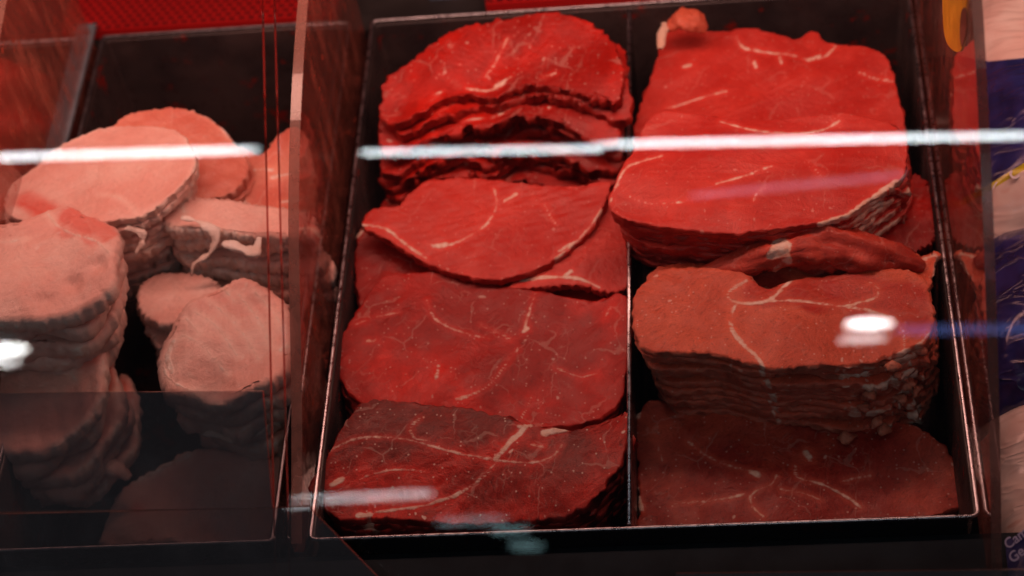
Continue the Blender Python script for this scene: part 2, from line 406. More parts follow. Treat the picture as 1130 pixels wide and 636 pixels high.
def pan(x0, x1, y0, y1, depth, label, divider=None, rim=None):
    root = empty('steel_tray', ((x0 + x1) / 2, (y0 + y1) / 2, -depth)); tag(root, label, 'tray')
    rc = .0035 if rim is None else .002
    def loop(off, r, z):
        pts = []
        for (cx_, cy_, a0) in ((x1 - off - r, y0 + off + r, -90), (x1 - off - r, y1 - off - r, 0), (x0 + off + r, y1 - off - r, 90), (x0 + off + r, y0 + off + r, 180)):
            for k in range(7):
                a = math.radians(a0 + 15 * k); pts.append((cx_ + r * math.cos(a), cy_ + r * math.sin(a), z))
        return pts
    L = [loop(.0, rc, -.001), loop(.002, rc, -.003), loop(.004, rc, -depth + .012), loop(.009, rc, -depth + .003), loop(.02, rc, -depth)]
    n = len(L[0]); V = [p for l in L for p in l]; Fs = []
    for q in range(len(L) - 1):
        for k in range(n): l = (k + 1) % n; Fs.append((q * n + k, q * n + l, (q + 1) * n + l, (q + 1) * n + k))
    Fs.append(tuple((len(L) - 1) * n + k for k in range(n)))
    b = mesh_obj('basin', V, Fs, M_PAN, root)
    sm = b.modifiers.new('thickness', 'SOLIDIFY'); sm.thickness = .0012; sm.offset = -1
    V, Fs = tube(loop(-.0005, rc, 0), .0011, 8, closed=True); mesh_obj('rim', V, Fs, rim or M_RIM, root)
    if divider is not None:
        d = divider
        mesh_obj('divider', *boxes([(d - .0007, d + .0007, y0 + .006, y1 - .006, -depth + .004, -.003)]), M_PAN, root, smooth=False)
        V, Fs = tube([(d, y0 + .003, -.002), (d, (y0 + y1) / 2, -.002), (d, y1 - .003, -.002)], .0012, 8); mesh_obj('divider_edge', V, Fs, M_RIM, root)
    return root

pan(-.1685, .1775, -.003, .398, .115, 'wide dark steel tray of red beef, split in two by a thin divider', divider=0.0)
pan(-.352, -.190, -.003, .400, .115, 'dark steel tray holding the pale pork slices at the left', rim=M_HAZE_RIM)
pan(-.560, -.372, -.003, .400, .115, 'dark steel tray at the far left edge, mostly out of view')

# red honeycomb mats behind the trays
def mat_thing(x0, x1, label):
    t = NT('red_mesh_plastic'); co = t.co()
    br = t.n('ShaderNodeTexBrick', i_Scale=1.0); t.set(br.inputs['Vector'], co)
    br.inputs['Brick Width'].default_value = .0066; br.inputs['Row Height'].default_value = .0046; br.inputs['Mortar Size'].default_value = .0009
    c = t.mix(br.outputs['Fac'], (.07, .001, .002), (.50, .010, .010))
    p = t.n('ShaderNodeBsdfPrincipled'); t.set(p.inputs['Base Color'], c); p.inputs['Roughness'].default_value = .45
    b = t.n('ShaderNodeBump', i_Strength=.8, i_Distance=.001); t.set(b.inputs['Height'], br.outputs['Fac']); t.set(p.inputs['Normal'], b.outputs[0])
    t.set(t.out.inputs[0], p.outputs[0])
    V, Fs = boxes([(x0, x1, .412, .60, -.012, -.004), (x0, x1, .60, .606, -.012, .06)])
    o = mesh_obj('mesh_mat', V, Fs, t.m, origin=((x0 + x1) / 2, .5, -.012), smooth=False)
    tag(o, label, 'mat')
mat_thing(-.385, -.195, 'red mesh plastic mat behind the pork tray')
mat_thing(-.095, .30, 'red mesh plastic mat behind the wide beef tray')
V, Fs = boxes([(-.80, .80, .405, .618, -.124, -.014)]); mesh_obj('rear_shelf', V, Fs, M_DECK, case, smooth=False)
o = mesh_obj('price_tag_clip', *merge(boxes([(-.135, -.112, .43, .445, -.0135, .016)]), boxes([(-.13, -.117, .428, .4295, -.002, .013)])), simple('blue_grey_plastic', (.10, .16, .24), .4), origin=(-.124, .437, -.0135), smooth=False)
tag(o, 'small blurred blue grey clip on the dark shelf behind the beef tray', 'clip')

# ------------------------------------------------------------------ acrylic sheets between the trays
def sheet(name, x0, x1, edge_pts, label, mats):
    """profile in the y-z plane: upper cut edge given, foot on the tray rims"""
    e = catmull([(y, z) for y, z in edge_pts], 30, False)
    foot = [(e[-1][0], -.02), (e[0][0], -.02)]
    n = len(e); L = [tuple(p) for p in e] + foot
    root = empty(name, ((x0 + x1) / 2, .2, -.02)); tag(root, label, 'partition')
    V, Fs = prism(L, x0, x1); nl = len(L)
    # sheet faces and lower borders
    Fb = [f for i, f in enumerate(Fs) if not (i < n - 1)]
    mesh_obj('panel', V, Fb, mats[0], root, smooth=False)
    Ve = [(x, p[0], p[1]) for p in e for x in (x0, x1)]
    Fe = [(2 * i, 2 * i + 1, 2 * i + 3, 2 * i + 2) for i in range(n - 1)]
    o = mesh_obj('cut_edge', Ve, Fe, mats[1], root, smooth=False)
    return root
sheet('acrylic_partition', -.1825, -.1765, [(.002, -.012), (.05, .012), (.088, .034), (.156, .076), (.225, .104), (.31, .122), (.40, .128)], 'clear smeared acrylic partition with painted red reflections between pork and beef', (M_SHEET, M_EDGE))
sheet('acrylic_partition', .1800, .1850, [(-.06, -.018), (-.043, .004), (0, .068), (.044, .122), (.095, .172), (.147, .212), (.23, .255), (.40, .30)], 'clear acrylic partition spotted with red smears, right of the beef tray', (M_SHEET, M_EDGE))
sheet('acrylic_partition', -.366, -.360, [(.002, -.012), (.05, .012), (.088, .034), (.156, .076), (.225, .104), (.31, .122), (.40, .128)], 'clear acrylic partition at the left side of the pork tray', (M_SHEET, M_EDGE))
V, Fs = prism([(.41, .0015), (.41, .004), (.20, .004), (.20, .0015)], -.371, -.358)
tag(mesh_obj('grey_strip', V, Fs, M_GREY, origin=(-.362, .3, .001), smooth=False), 'blue grey strip along the left rim of the pork tray', 'strip')
# yellow sticker on the right sheet
xs_ = .1793
pts = [(1041, -30), (1040, 0), (1041, 30), (1045, 48), (1054, 57), (1061, 54), (1064, 35), (1066, 8), (1067, -30)]
Q = catmull([at(px, py, xs_, 0) for px, py in pts], 60); n = len(Q)
V = [(xs_, q[1], q[2]) for q in Q] + [(xs_ + .0004, q[1], q[2]) for q in Q]
Fs = [tuple(range(n)), tuple(range(n, 2 * n))[::-1]] + [(i, n + i, n + (i + 1) % n, (i + 1) % n) for i in range(n)]
stk = mesh_obj('sticker', V, Fs, simple('yellow_print', (.80, .42, .03), .4, 0, 80, .1), origin=tuple(Q.mean(0)), smooth=False); tag(stk, 'yellow rounded sticker at the top of the right acrylic partition', 'sticker')
pts = [(1061, 12), (1066, 11), (1066, 35), (1061, 52), (1059, 35)]
Q = catmull([at(px, py, xs_ - .0006, 0) for px, py in pts], 40); n = len(Q)
V = [(xs_ - .0006, q[1], q[2]) for q in Q] + [(xs_ - .0002, q[1], q[2]) for q in Q]
Fs = [tuple(range(n)), tuple(range(n, 2 * n))[::-1]] + [(i, n + i, n + (i + 1) % n, (i + 1) % n) for i in range(n)]
mesh_obj('print', V, Fs, simple('brown_print', (.20, .10, .07), .4), stk, origin=tuple(Q.mean(0)), smooth=False)

# ------------------------------------------------------------------ slanted front glass: z = y + .083
GN = np.array([0, -1, 1.0]) / math.sqrt(2); GP = np.array([0, -.083, 0.0])
def on_glass(px, py, lift=0.0): return at_plane(px, py, GN, GP + GN * lift)
def pane(corners, th, label, name, mats, cat='glass pane'):
    C = [np.array(c) for c in corners]; n = len(C)
    V = [c for c in C] + [c + GN * th for c in C]
    root = empty(name, tuple(np.mean(C, 0))); tag(root, label, cat)
    mesh_obj('pane_face', V, [tuple(range(n))[::-1], tuple(range(n, 2 * n))], mats[0], root, smooth=False)
    mesh_obj('pane_edge', V, [(i, (i + 1) % n, n + (i + 1) % n, n + i) for i in range(n)], mats[1], root, smooth=False)
    return root
def gp(px0, py0, px1, py1, y):
    a, b = on_glass(px0, py0), on_glass(px1, py1); k = (y - a[1]) / (b[1] - a[1]); return a + (b - a) * k
yT, yB = .36, -.105
pane([(-.80, yB, yB + .083), gp(291, 0, 305, 636, yB), gp(291, 0, 305, 636, yT), (-.80, yT, yT + .083)], .0045, 'slanted clear glass pane over the pork at the left', 'glass_pane', (M_GLASS, M_GEDGE))
pane([gp(304, 0, 321, 636, yB), (.80, yB, yB + .083), (.80, yT, yT + .083), gp(304, 0, 321, 636, yT)], .0045, 'slanted clear glass pane over the beef, wider than the other', 'glass_pane', (M_GLASS, M_GEDGE))
# smoked screens standing low in front of the glass
L0 = .012
def og(px, py, l=L0): return on_glass(px, py, l)
pane([og(-60, 434), og(-60, 566), og(302, 560), og(291, 431)], .0025, 'upper smoked acrylic screen in front of the pork', 'acrylic_screen', (M_SMOKE, M_EDGE), 'screen')
pane([og(-60, 568), og(-60, 720), og(500, 720), og(342, 559), og(304, 560)], .0025, 'lower smoked acrylic screen with a slanting right end', 'acrylic_screen', (M_SMOKE, M_EDGE), 'screen')
pane([og(746, 632), og(746, 720), og(1190, 716), og(1190, 627)], .0025, 'thin smoked acrylic ledge along the bottom right of the case front', 'acrylic_screen', (M_SMOKE, M_EDGE), 'screen')

# ------------------------------------------------------------------ ceiling lamps (seen mirrored in the glass)
def mirror(px, py, z):
    p = on_glass(px, py, .0045); d = ray(px, py); d = d - 2 * d.dot(GN) * GN; k = (z - p[2]) / d[2]
    q = p + k * d; return q, np.linalg.norm(q - p) + np.linalg.norm(p - CAM)
HZ = 1.05
def lamp(a, b, wpx, col, st, label, name='tube_lamp', cat='lamp', group=None, z=HZ, capped=True):
    A, da = mirror(*a, z); B, db = mirror(*b, z)
    r = wpx * .5 / F * (da + db) * .5
    root = empty(name, tuple((A + B) / 2)); tag(root, label, cat, group)
    us = 1 - np.cos(np.linspace(0, 1, 17) * math.pi); us = us / 2
    Lh = np.linalg.norm(B - A); te = min(.5, max(.06, 5 * r / Lh))
    V, Fs = tube([A + (B - A) * u for u in us], r * np.array([.30 + .70 * math.sin(min(1, min(u, 1 - u) / te) * math.pi / 2) for u in us]), 12)
    mesh_obj('tube', V, Fs, emit(name + '_light', col, st), root)
    d = (B - A) / np.linalg.norm(B - A)
    mesh_obj('end_cap', *tube([A - d * .02, A + d * .001], r * .34, 12), M_BODY, root)
    mesh_obj('end_cap', *tube([B - d * .001, B + d * .02], r * .34, 12), M_BODY, root)
    V, Fs = tube([A + (B - A) * u + np.array([0, 0, r * 2.2]) for u in (0, .5, 1)], r * .9, 8)
    mesh_obj('housing', V, Fs, M_BODY, root)
W = (.90, .97, 1.0)
lamp((-200, 180), (287, 165), 6.5, W, 26, 'long white tube lamp above the pork, mirrored across the left pane')
lamp((395, 169), (668, 164), 5.5, W, 24, 'white tube lamp mirrored across the middle of the glass')
lamp((654, 160), (1400, 144), 6.5, W, 26, 'long white tube lamp mirrored across the right of the glass')
lamp((318, 554), (478, 545), 5, W, 10, 'short white tube lamp mirrored low beside the slanted screen end')
lamp((932, 359), (986, 357), 11, (1, .97, .95), 40, 'bright short lamp mirrored on the rosy beef stack')
lamp((924, 376), (980, 373), 8, (1, .97, .95), 11, 'dimmer short lamp below the bright one mirrored on the rosy beef')
lamp((-60, 388), (30, 386), 12, (1, .97, .95), 40, 'bright short lamp mirrored over the pork at the left edge')
lamp((-60, 402), (22, 400), 9, (1, .97, .95), 16, 'dimmer short lamp mirrored under the bright one at the left edge')
lamp((480, 577), (560, 574), 6, (.6, .9, 1), 2.6, 'faint small lamp mirrored at the front rim of the tray')
lamp((540, 587), (585, 585), 6, (.5, .85, .9), 3.0, 'faint greenish lamp mirrored just below the front rim')
lamp((560, 602), (600, 604), 8, (.5, .85, .9), 2.6, 'faint greenish lamp mirrored lowest on the dark case front')
lamp((760, 217), (1000, 193), 6, (.7, .7, 1), 2.2, 'faint long tube lamp mirrored across the bright beef stack')
lamp((985, 365), (1300, 362), 9, (.25, .35, 1), 2.2, 'dim blue strip lamp mirrored at the right beside the rosy beef')

def area(name, loc, target, sx, sy, power, col):
    l = bpy.data.lights.new(name, 'AREA'); l.shape = 'RECTANGLE'; l.size = sx; l.size_y = sy; l.energy = power; l.color = col
    o = bpy.data.objects.new(name, l); COL.objects.link(o); o.location = loc
    o.rotation_euler = (Vector(target) - Vector(loc)).to_track_quat('-Z', 'Y').to_euler(); return o
area('case_lamp', (0, .27, .30), (0, .36, 0), 1.3, .06, 3.1, (1, .47, .36))
area('ceiling_fill', (.2, -.5, 1.9), (0, .2, 0), 1.2, .6, 1.5, (1, .72, .62))  # added warm fill for the slice sides, standing in for ceiling lamps

# ================================================================== BEEF
BC = 'beef slice'
# --- left column
g = 'slices in the ragged stack at the back of the left beef half'
slices([(424, 104), (430, 85), (455, 62), (490, 40), (530, 24), (570, 18), (615, 20), (655, 28), (675, 45), (682, 70), (688, 95), (682, 116), (655, 113), (630, 103), (600, 97), (570, 96), (540, 101), (515, 99), (490, 110), (460, 125), (432, 132), (422, 120)],
       .030, 9, .0068, MB_RED, lab(9, 'the ragged torn stack behind the left beef column', 'bright top slice of the ragged stack at the back of the left beef column'), BC, g, 'beef_slice',
       tilt=(.02, .16), drift=(-.0006, -.0030), seed=11, wob=.0055, rag=.0008, amp=.0028, ruf=.0022,
       fat=[([(535, 78), (548, 60), (560, 40)], 2), ([(545, 88), (563, 80)], 4), ([(515, 93), (540, 92), (556, 86)], 3), ([(480, 104), (488, 101)], 4), ([(600, 84), (612, 80)], 3)],
       jag=[(560, 105, 60, .0028), (640, 108, 40, .0020), (470, 120, 45, .0026)], reg=[(600, 85, 60, .5), (450, 90, 30, .2)])
g = 'bright slices shingled in the middle of the left beef half'
slices([(393, 262), (412, 240), (440, 232), (560, 236), (660, 250), (686, 262), (693, 300), (693, 345), (600, 348), (480, 345), (410, 352), (394, 325)],
       -.014, 6, .006, MB_RED, ['dark red slice below the bright one, pale fat on its left end', 'second slice under the bright middle slice, at the left', 'third slice under the bright middle slice, at the left', 'fourth slice under the bright middle slice, at the left', 'fifth slice under the bright middle slice, at the left', 'lowest slice under the bright middle slice, at the left'], BC, g, 'beef_slice',
       tilt=(0, .10), seed=21, drift=(-.0006, -.001), fat=[([(394, 262), (412, 248), (440, 258)], 5), ([(590, 305), (625, 308), (652, 312), (673, 322)], 3), ([(626, 328), (650, 334)], 2)], jag=[(396, 275, 25, .0012)], reg=[(600, 325, 70, .7), (430, 300, 60, .5)])
slices([(560, 316), (600, 296), (640, 266), (666, 228), (672, 205), (683, 235), (692, 275), (693, 312), (672, 322), (640, 314), (600, 318)],
       -.004, 1, .005, MB_BRIGHT, ['small bright red flap of beef at the right, against the divider'], BC, g, 'beef_slice', tilt=(0, .08), seed=23,
       fat=[([(575, 310), (612, 307), (640, 308), (662, 316)], 4), ([(622, 306), (630, 300)], 5)])
slices([(400, 247), (412, 232), (440, 228), (452, 214), (475, 197), (520, 196), (560, 200), (600, 203), (640, 205), (673, 202), (668, 225), (655, 250), (630, 274), (600, 294), (570, 305), (540, 310), (500, 301), (460, 285), (430, 268), (408, 256)],
       .004, 1, .0055, MB_BRIGHT, ['bright smooth red slice with a pale fat arc, left of the rosy stacks'], BC, g, 'beef_slice', tilt=(0, .12), seed=24, amp=.0010,
       fat=[([(545, 208), (548, 226), (537, 248), (512, 264), (488, 272), (470, 268)], 1.6), ([(556, 222), (570, 213)], 3.5), ([(478, 271), (492, 269)], 4), ([(400, 250), (425, 254), (448, 270), (470, 284)], 3.5), ([(664, 232), (640, 262), (612, 286)], 2), ([(618, 276), (635, 266)], 4), ([(600, 225), (612, 245)], 1)],
       reg=[(620, 235, 45, .55), (500, 225, 50, -.4), (600, 285, 30, .2)], jag=[(402, 250, 14, .0012)])
g = 'broad red slices in front of the middle of the left beef half'
slices([(371, 398), (378, 370), (392, 345), (410, 318), (427, 303), (470, 299), (520, 305), (545, 313), (600, 323), (650, 331), (692, 326), (694, 380), (690, 420), (684, 444), (662, 462), (640, 469), (600, 472), (540, 470), (490, 465), (430, 462), (400, 448), (378, 425)],
       -.010, 7, .006, MB_RED, lab(7, 'the broad red slices, third group from the back at the left', 'broad flat red slice with fine marbling above the darkest slice'), BC, g, 'beef_slice',
       tilt=(0, .10), drift=(-.0005, -.0008), seed=31, amp=.0012,
       fat=[([(392, 358), (415, 350), (440, 346)], 1.3), ([(470, 330), (480, 352), (505, 364), (540, 372)], 1), ([(578, 366), (584, 344), (591, 325)], 2), ([(577, 366), (582, 362)], 4), ([(572, 384), (560, 400), (543, 424), (522, 438), (504, 443)], 3), ([(530, 357), (548, 366), (566, 376), (572, 386)], 1.5), ([(484, 404), (482, 420)], 2.5), ([(405, 377), (416, 376)], 3), ([(586, 438), (580, 450), (575, 462)], 1.4), ([(612, 405), (640, 415), (660, 412)], 1), ([(667, 352), (676, 330)], 1)],
       reg=[(540, 335, 110, .7), (450, 420, 60, -.5), (640, 430, 50, -.3), (480, 440, 40, -.3), (600, 380, 40, .3)], jag=[(375, 365, 12, .0016)])
g = 'dark slices at the front of the left beef half'
slices([(340, 534), (360, 505), (380, 470), (400, 445), (430, 440), (470, 445), (520, 450), (560, 460), (600, 470), (640, 472), (668, 464), (690, 455), (693, 480), (686, 508), (674, 530), (652, 555), (620, 570), (560, 576), (480, 576), (420, 573), (374, 572), (354, 553)],
       -.004, 9, .006, MB_DARK, lab(9, 'the dark stack at the front left, by the tray rim', 'darkest red slice with a white Y of fat, front of the left beef column'), BC, g, 'beef_slice',
       tilt=(0, .13), drift=(.0006, .0004), shrink=.006, seed=41, amp=.0011, rag=.0005,
       fat=[([(584, 464), (574, 477), (563, 488), (555, 500), (546, 509)], 7), ([(546, 509), (540, 522), (524, 533), (505, 544), (480, 553), (455, 560), (415, 566)], 3), ([(546, 509), (566, 511), (592, 511), (610, 503), (620, 490)], 2),
            ([(350, 508), (372, 493), (400, 484), (425, 484), (455, 487), (490, 497), (540, 508)], 1.6), ([(463, 461), (453, 473), (458, 484), (470, 486)], 2.6), ([(600, 477), (624, 472)], 8), ([(572, 470), (600, 468)], 3), ([(366, 534), (376, 529)], 8), ([(396, 530), (410, 524), (440, 519), (470, 520)], 1), ([(396, 569), (408, 568)], 7), ([(585, 490), (600, 493)], 1.5)],
       reg=[(430, 468, 55, .75), (520, 485, 45, .35), (620, 498, 50, .2), (450, 545, 60, -.5), (620, 545, 50, -.45), (560, 540, 40, -.2)], jag=[(680, 458, 22, .0022), (360, 505, 25, .0005), (688, 520, 30, .0010)])
# --- right column
g = 'bright slices at the back of the right beef half'
slices([(700, 146), (706, 118), (716, 88), (724, 62), (730, 40), (748, 31), (790, 34), (830, 32), (876, 41), (897, 33), (916, 45), (950, 50), (975, 61), (985, 80), (992, 110), (999, 140), (985, 165), (900, 175), (760, 172), (705, 165)],
       .003, 6, .0062, MB_BRIGHT, lab(6, 'the bright stack behind the divider, back right', 'bright smooth red slice at the very back of the right beef column'), BC, g, 'beef_slice', tilt=(0, .12), drift=(0, -.0004), seed=51, amp=.0016, wob=.002,
       fat=[([(812, 40), (820, 52), (842, 57), (872, 60), (895, 66), (912, 60), (922, 50)], 3), ([(892, 66), (905, 60)], 5), ([(948, 80), (968, 87), (992, 92)], 3), ([(755, 74), (761, 72)], 6), ([(735, 118), (765, 110), (802, 101)], 2), ([(860, 62), (862, 70)], 4), ([(832, 68), (834, 74)], 4)],
       jag=[(895, 36, 14, .0016)], reg=[(955, 72, 25, .8), (860, 118, 50, .4), (760, 70, 40, -.3)])
# pale trimmings at the back
def lump(path, r, mat, label, cat, z=None, group=None, name='meat_trimming', flat=.6, seed=3, fat=None, nseg=26, rr=.22):
    pts = [at(px, py, zz) for px, py, zz in path]
    P = catmull(pts, 26, False); R = np.interp(np.linspace(0, 1, 26), np.linspace(0, 1, len(r)), r)
    V, Fs = tube(P, R, nseg, flat=flat); V = np.array(V)
    f1, f2, f3 = field(seed, 420), field(seed + 1, 900), field(seed + 2, 420)
    cen = np.repeat(P, nseg, 0); d = V - cen; k = 1 + rr * f1(V[:, 0] + V[:, 2], V[:, 1]) + rr * .5 * f2(V[:, 0], V[:, 1] - V[:, 2]) + .07 * field(seed + 5, 2200)(V[:, 0] + V[:, 2], V[:, 1])
    V = cen + d * k[:, None]; fd = np.full(len(V), 1.0)
    if fat:
        for (px, py, rad) in fat:
            pp = proj(V); fd = np.minimum(fd, (np.hypot(pp[:, 0] - px, pp[:, 1] - py) - rad) * PXM)
    o = mesh_obj(name, V, Fs, mat, origin=tuple(P.mean(0) - np.array([0, 0, .004])), attrs={'fatd': fd, 'side': np.full(len(V), .25), 'reg': f3(V[:, 0], V[:, 1]) * .5})
    return tag(o, label, cat, group)
lump([(738, 30, .026), (752, 22, .03), (768, 24, .028), (778, 33, .022)], [.004, .008, .008, .004], MB_BROWN, 'brownish scrap of meat lying at the back edge of the right column', 'meat scrap', seed=5, rr=.15)
lump([(728, 54, .026), (731, 40, .028), (732, 26, .026)], [.0022, .0032, .0022], MFAT, 'small upright pale strip of fat at the back left corner of the right column', 'fat strip', seed=6)

g = 'layered slices in the bright stack of the right beef half'
slices([(672, 224), (679, 202), (690, 180), (704, 156), (712, 136), (735, 123), (780, 126), (830, 133), (870, 129), (930, 126), (970, 132), (995, 145), (1001, 165), (998, 190), (985, 203), (960, 221), (935, 238), (900, 247), (860, 252), (800, 257), (740, 251), (700, 243), (678, 235)],
       .036, 10, .0044, MB_BRIGHT, lab(10, 'the bright layered stack second from the back at the right', 'bright red top slice with white fat on its right corner, second from the back'), BC, g, 'beef_slice',
       tilt=(0, .02), drift=(.0009, .0003), shrink=.004, seed=61, amp=.0016, ruf=.0004, wob=.0016, low_mat=None,
       fat=[([(673, 222), (688, 190), (706, 179), (730, 171)], 2.2), ([(795, 134), (830, 145), (870, 147), (905, 143), (926, 134)], 2.4), ([(905, 248), (938, 237), (962, 220), (990, 198)], 9), ([(985, 205), (1003, 190)], 8), ([(683, 200), (692, 214), (716, 222), (760, 223)], 1.1), ([(790, 203), (820, 194), (852, 183)], 2), ([(832, 222), (836, 212), (846, 206)], 1.5), ([(885, 170), (905, 195)], 1), ([(672, 235), (684, 243)], 4)],
       jag=[(985, 205, 26, .0034), (712, 134, 14, .001)], reg=[(800, 135, 60, .55), (780, 230, 60, -.3), (940, 150, 40, .3)])
slices([(935, 262), (965, 225), (985, 205), (1004, 193), (1020, 198), (1029, 215), (1032, 243), (1029, 266), (1005, 278), (975, 276), (950, 272)],
       -.006, 4, .006, MB_RED, lab(4, 'the small stack tucked under the bright stack by the right rim', 'grainy dark red slice end sticking out right of the bright stack'), BC, 'slices tucked under the bright stack by the right rim', 'beef_slice', tilt=(0, .05), seed=63, rag=.0009, reg=[(1000, 240, 40, .3)], wob=.002)
lump([(775, 300, .004), (800, 294, .010), (832, 286, .015), (862, 277, .018), (885, 273, .019), (920, 275, .017), (960, 281, .014), (995, 287, .010), (1018, 296, .004)], [.003, .007, .0095, .0105, .0125, .0135, .0125, .009, .004], MB_RBROWN,
     'rolled over rosy slice with a white patch of fat, behind the tallest stack', 'beef slice', seed=71, flat=.85, fat=[(862, 273, 11), (850, 282, 5), (868, 288, 6), (858, 300, 5)], name='rolled_beef_slice', rr=.17, nseg=48)
slices([(715, 305), (750, 290), (830, 294), (930, 290), (1010, 282), (1034, 278), (1030, 300), (1020, 330), (960, 340), (800, 340), (725, 330)],
       .004, 1, .005, MB_BROWN, ['slice with a torn pale right corner, just below the rolled slice'], BC, 'layered slices in the tall rosy stack', 'beef_slice', seed=73, tilt=(0, .04), fat=[([(1020, 285), (1034, 282), (1030, 310)], 6)], jag=[(1020, 286, 25, .004)], dip=[(850, 310, 30, -.006)], reg=[(845, 300, 40, .8)])
g = 'layered slices in the tall rosy stack'
slices([(698, 346), (702, 325), (715, 308), (735, 295), (770, 293), (800, 296), (825, 304), (847, 320), (868, 310), (900, 303), (940, 300), (980, 297), (1010, 300), (1025, 315), (1029, 345), (1026, 366), (1008, 384), (985, 393), (960, 400), (920, 405), (880, 407), (850, 405), (815, 396), (780, 389), (740, 388), (712, 385), (700, 370)],
       .014, 14, .0052, MB_BROWN, lab(14, 'the tall rosy stack at the right', 'rosy top slice of the tallest stack, with branching white fat seams'), BC, g, 'beef_slice',
       tilt=(-.01, .03), drift=(.0008, .0001), shrink=.006, seed=75, amp=.0012, ruf=.0007, er_=.0014, wob=.0026, rag=.0004, N=300,
       fat=[([(824, 310), (806, 320), (803, 327), (814, 333), (835, 335), (852, 331), (862, 320), (876, 308)], 4.2), ([(852, 331), (862, 322)], 6), ([(835, 335), (870, 333), (905, 334), (930, 336), (950, 333), (967, 328), (969, 318), (960, 312)], 2.8), ([(812, 333), (806, 348), (808, 362), (818, 376), (834, 392), (842, 404)], 4.4), ([(930, 336), (962, 343), (985, 353), (997, 367), (998, 384)], 2.4), ([(925, 408), (968, 401), (985, 394), (1003, 386)], 8), ([(1000, 392), (1016, 378)], 5), ([(1012, 383), (1028, 366)], 3), ([(780, 296), (800, 297)], 1.5)],
       jag=[(1000, 385, 34, .0042), (1028, 350, 22, .0016), (960, 402, 22, .0012)], reg=[(845, 322, 26, 1.6), (885, 322, 24, 1.3), (925, 318, 26, 1.3), (955, 316, 20, .9), (960, 345, 26, 1.2), (900, 342, 20, .9), (1000, 330, 28, 1.2), (1010, 358, 20, .9), (730, 320, 20, .3), (775, 350, 8, .4), (900, 375, 60, -.6), (740, 350, 40, -.4)], dip=[(846, 305, 16, -.003)])
# crumbly torn bits hanging on the right side of the tall stack
rs = np.random.RandomState(9)
k = 0
for (px, py, zz) in [(985, 404, .006), (1003, 396, .006), (1016, 385, .004), (972, 420, -.004), (992, 415, -.004), (1010, 405, -.006), (962, 436, -.014), (984, 432, -.014), (1004, 424, -.016), (1018, 408, -.016), (955, 452, -.024), (975, 450, -.024), (996, 442, -.024), (945, 468, -.034), (967, 466, -.034), (986, 458, -.034), (935, 482, -.044), (958, 480, -.044), (976, 472, -.044), (1022, 372, .002), (1010, 432, -.028)]:
    a = rs.rand() * 3.1
    if k % 2: k += 1; continue
    a += 0; L = 4 + rs.rand() * 9
    q = 'brownish'
    lump([(px - L * math.cos(a), py - L * .6 * math.sin(a), zz), (px, py, zz + .003), (px + L * math.cos(a), py + L * .6 * math.sin(a), zz - .001)], [.0014, .0034, .0012], MCRUMB,
         f'torn {q} crumb on the ragged right side of the tall rosy stack', 'meat crumb', group=f'{q} crumbs on the right side of the tall stack', name='meat_crumb', seed=200 + k * 3, rr=.45, nseg=18); k += 1
g = 'dull slices at the front of the right beef half'
slices([(703, 470), (708, 450), (722, 443), (780, 440), (860, 445), (950, 458), (1010, 470), (1040, 493), (1062, 520), (1066, 545), (1058, 562), (1000, 576), (900, 581), (800, 584), (710, 587), (706, 560), (703, 520)],
       -.050, 6, .0065, MB_DULL, lab(6, 'the dull stack at the front right, under the tall stack', 'dull brownish red slice with thin white branching fat, front right'), BC, g, 'beef_slice',
       tilt=(0, .06), seed=81, amp=.0014, rag=.0006,
       fat=[([(760, 488), (775, 500), (795, 510), (815, 516), (838, 521)], 2.2), ([(828, 520), (838, 524)], 6), ([(857, 525), (850, 535), (834, 541), (828, 549), (832, 560), (842, 570)], 1.8), ([(884, 530), (910, 537), (934, 548), (950, 558)], 2.2), ([(880, 528), (877, 516)], 4), ([(889, 500), (896, 509)], 6), ([(726, 494), (731, 508)], 1.5), ([(703, 538), (708, 562)], 5), ([(706, 450), (704, 462)], 4), ([(862, 540), (885, 545), (905, 552)], .9), ([(930, 532), (960, 525)], 1), ([(820, 545), (780, 552), (740, 556)], .9)],
       jag=[(705, 540, 16, .0022), (1064, 540, 20, .0022), (705, 455, 10, .002)], reg=[(790, 462, 45, -.9), (730, 480, 26, -.7), (860, 470, 30, -.5), (960, 500, 60, .3), (800, 545, 70, 1.0), (900, 560, 60, .7)])

# ================================================================== PORK
PC = 'pork slice'
slices([(122, 150), (136, 130), (165, 121), (195, 118), (225, 127), (245, 141), (258, 158), (275, 185), (255, 215), (200, 215), (140, 185)],
       .030, 3, .007, MP_RED, lab(3, 'the pink pork behind the pale pile', 'pink pork slice poking up behind the pale pork pile'), PC, 'pink pork slices at the back of the pork tray', 'pork_slice', tilt=(-.25, .1), seed=101, fat=[([(205, 118), (240, 137), (260, 160)], 2)])
slices([(205, 196), (218, 168), (262, 160), (288, 166), (305, 150), (328, 143), (345, 170), (345, 240), (290, 238), (240, 232), (214, 222)],
       .012, 6, .007, MP_RED, lab(6, 'the reddish pork by the acrylic partition', 'reddish pork slice with a white membrane, against the acrylic partition'), PC, 'reddish pork slices by the acrylic partition', 'pork_slice', tilt=(0, .12), seed=103, amp=.002,
       fat=[([(258, 182), (265, 195), (264, 210), (272, 228)], 4), ([(262, 190), (285, 186), (300, 188)], 3), ([(300, 196), (328, 190)], 5), ([(312, 225), (330, 222)], 5)], wob=.003)
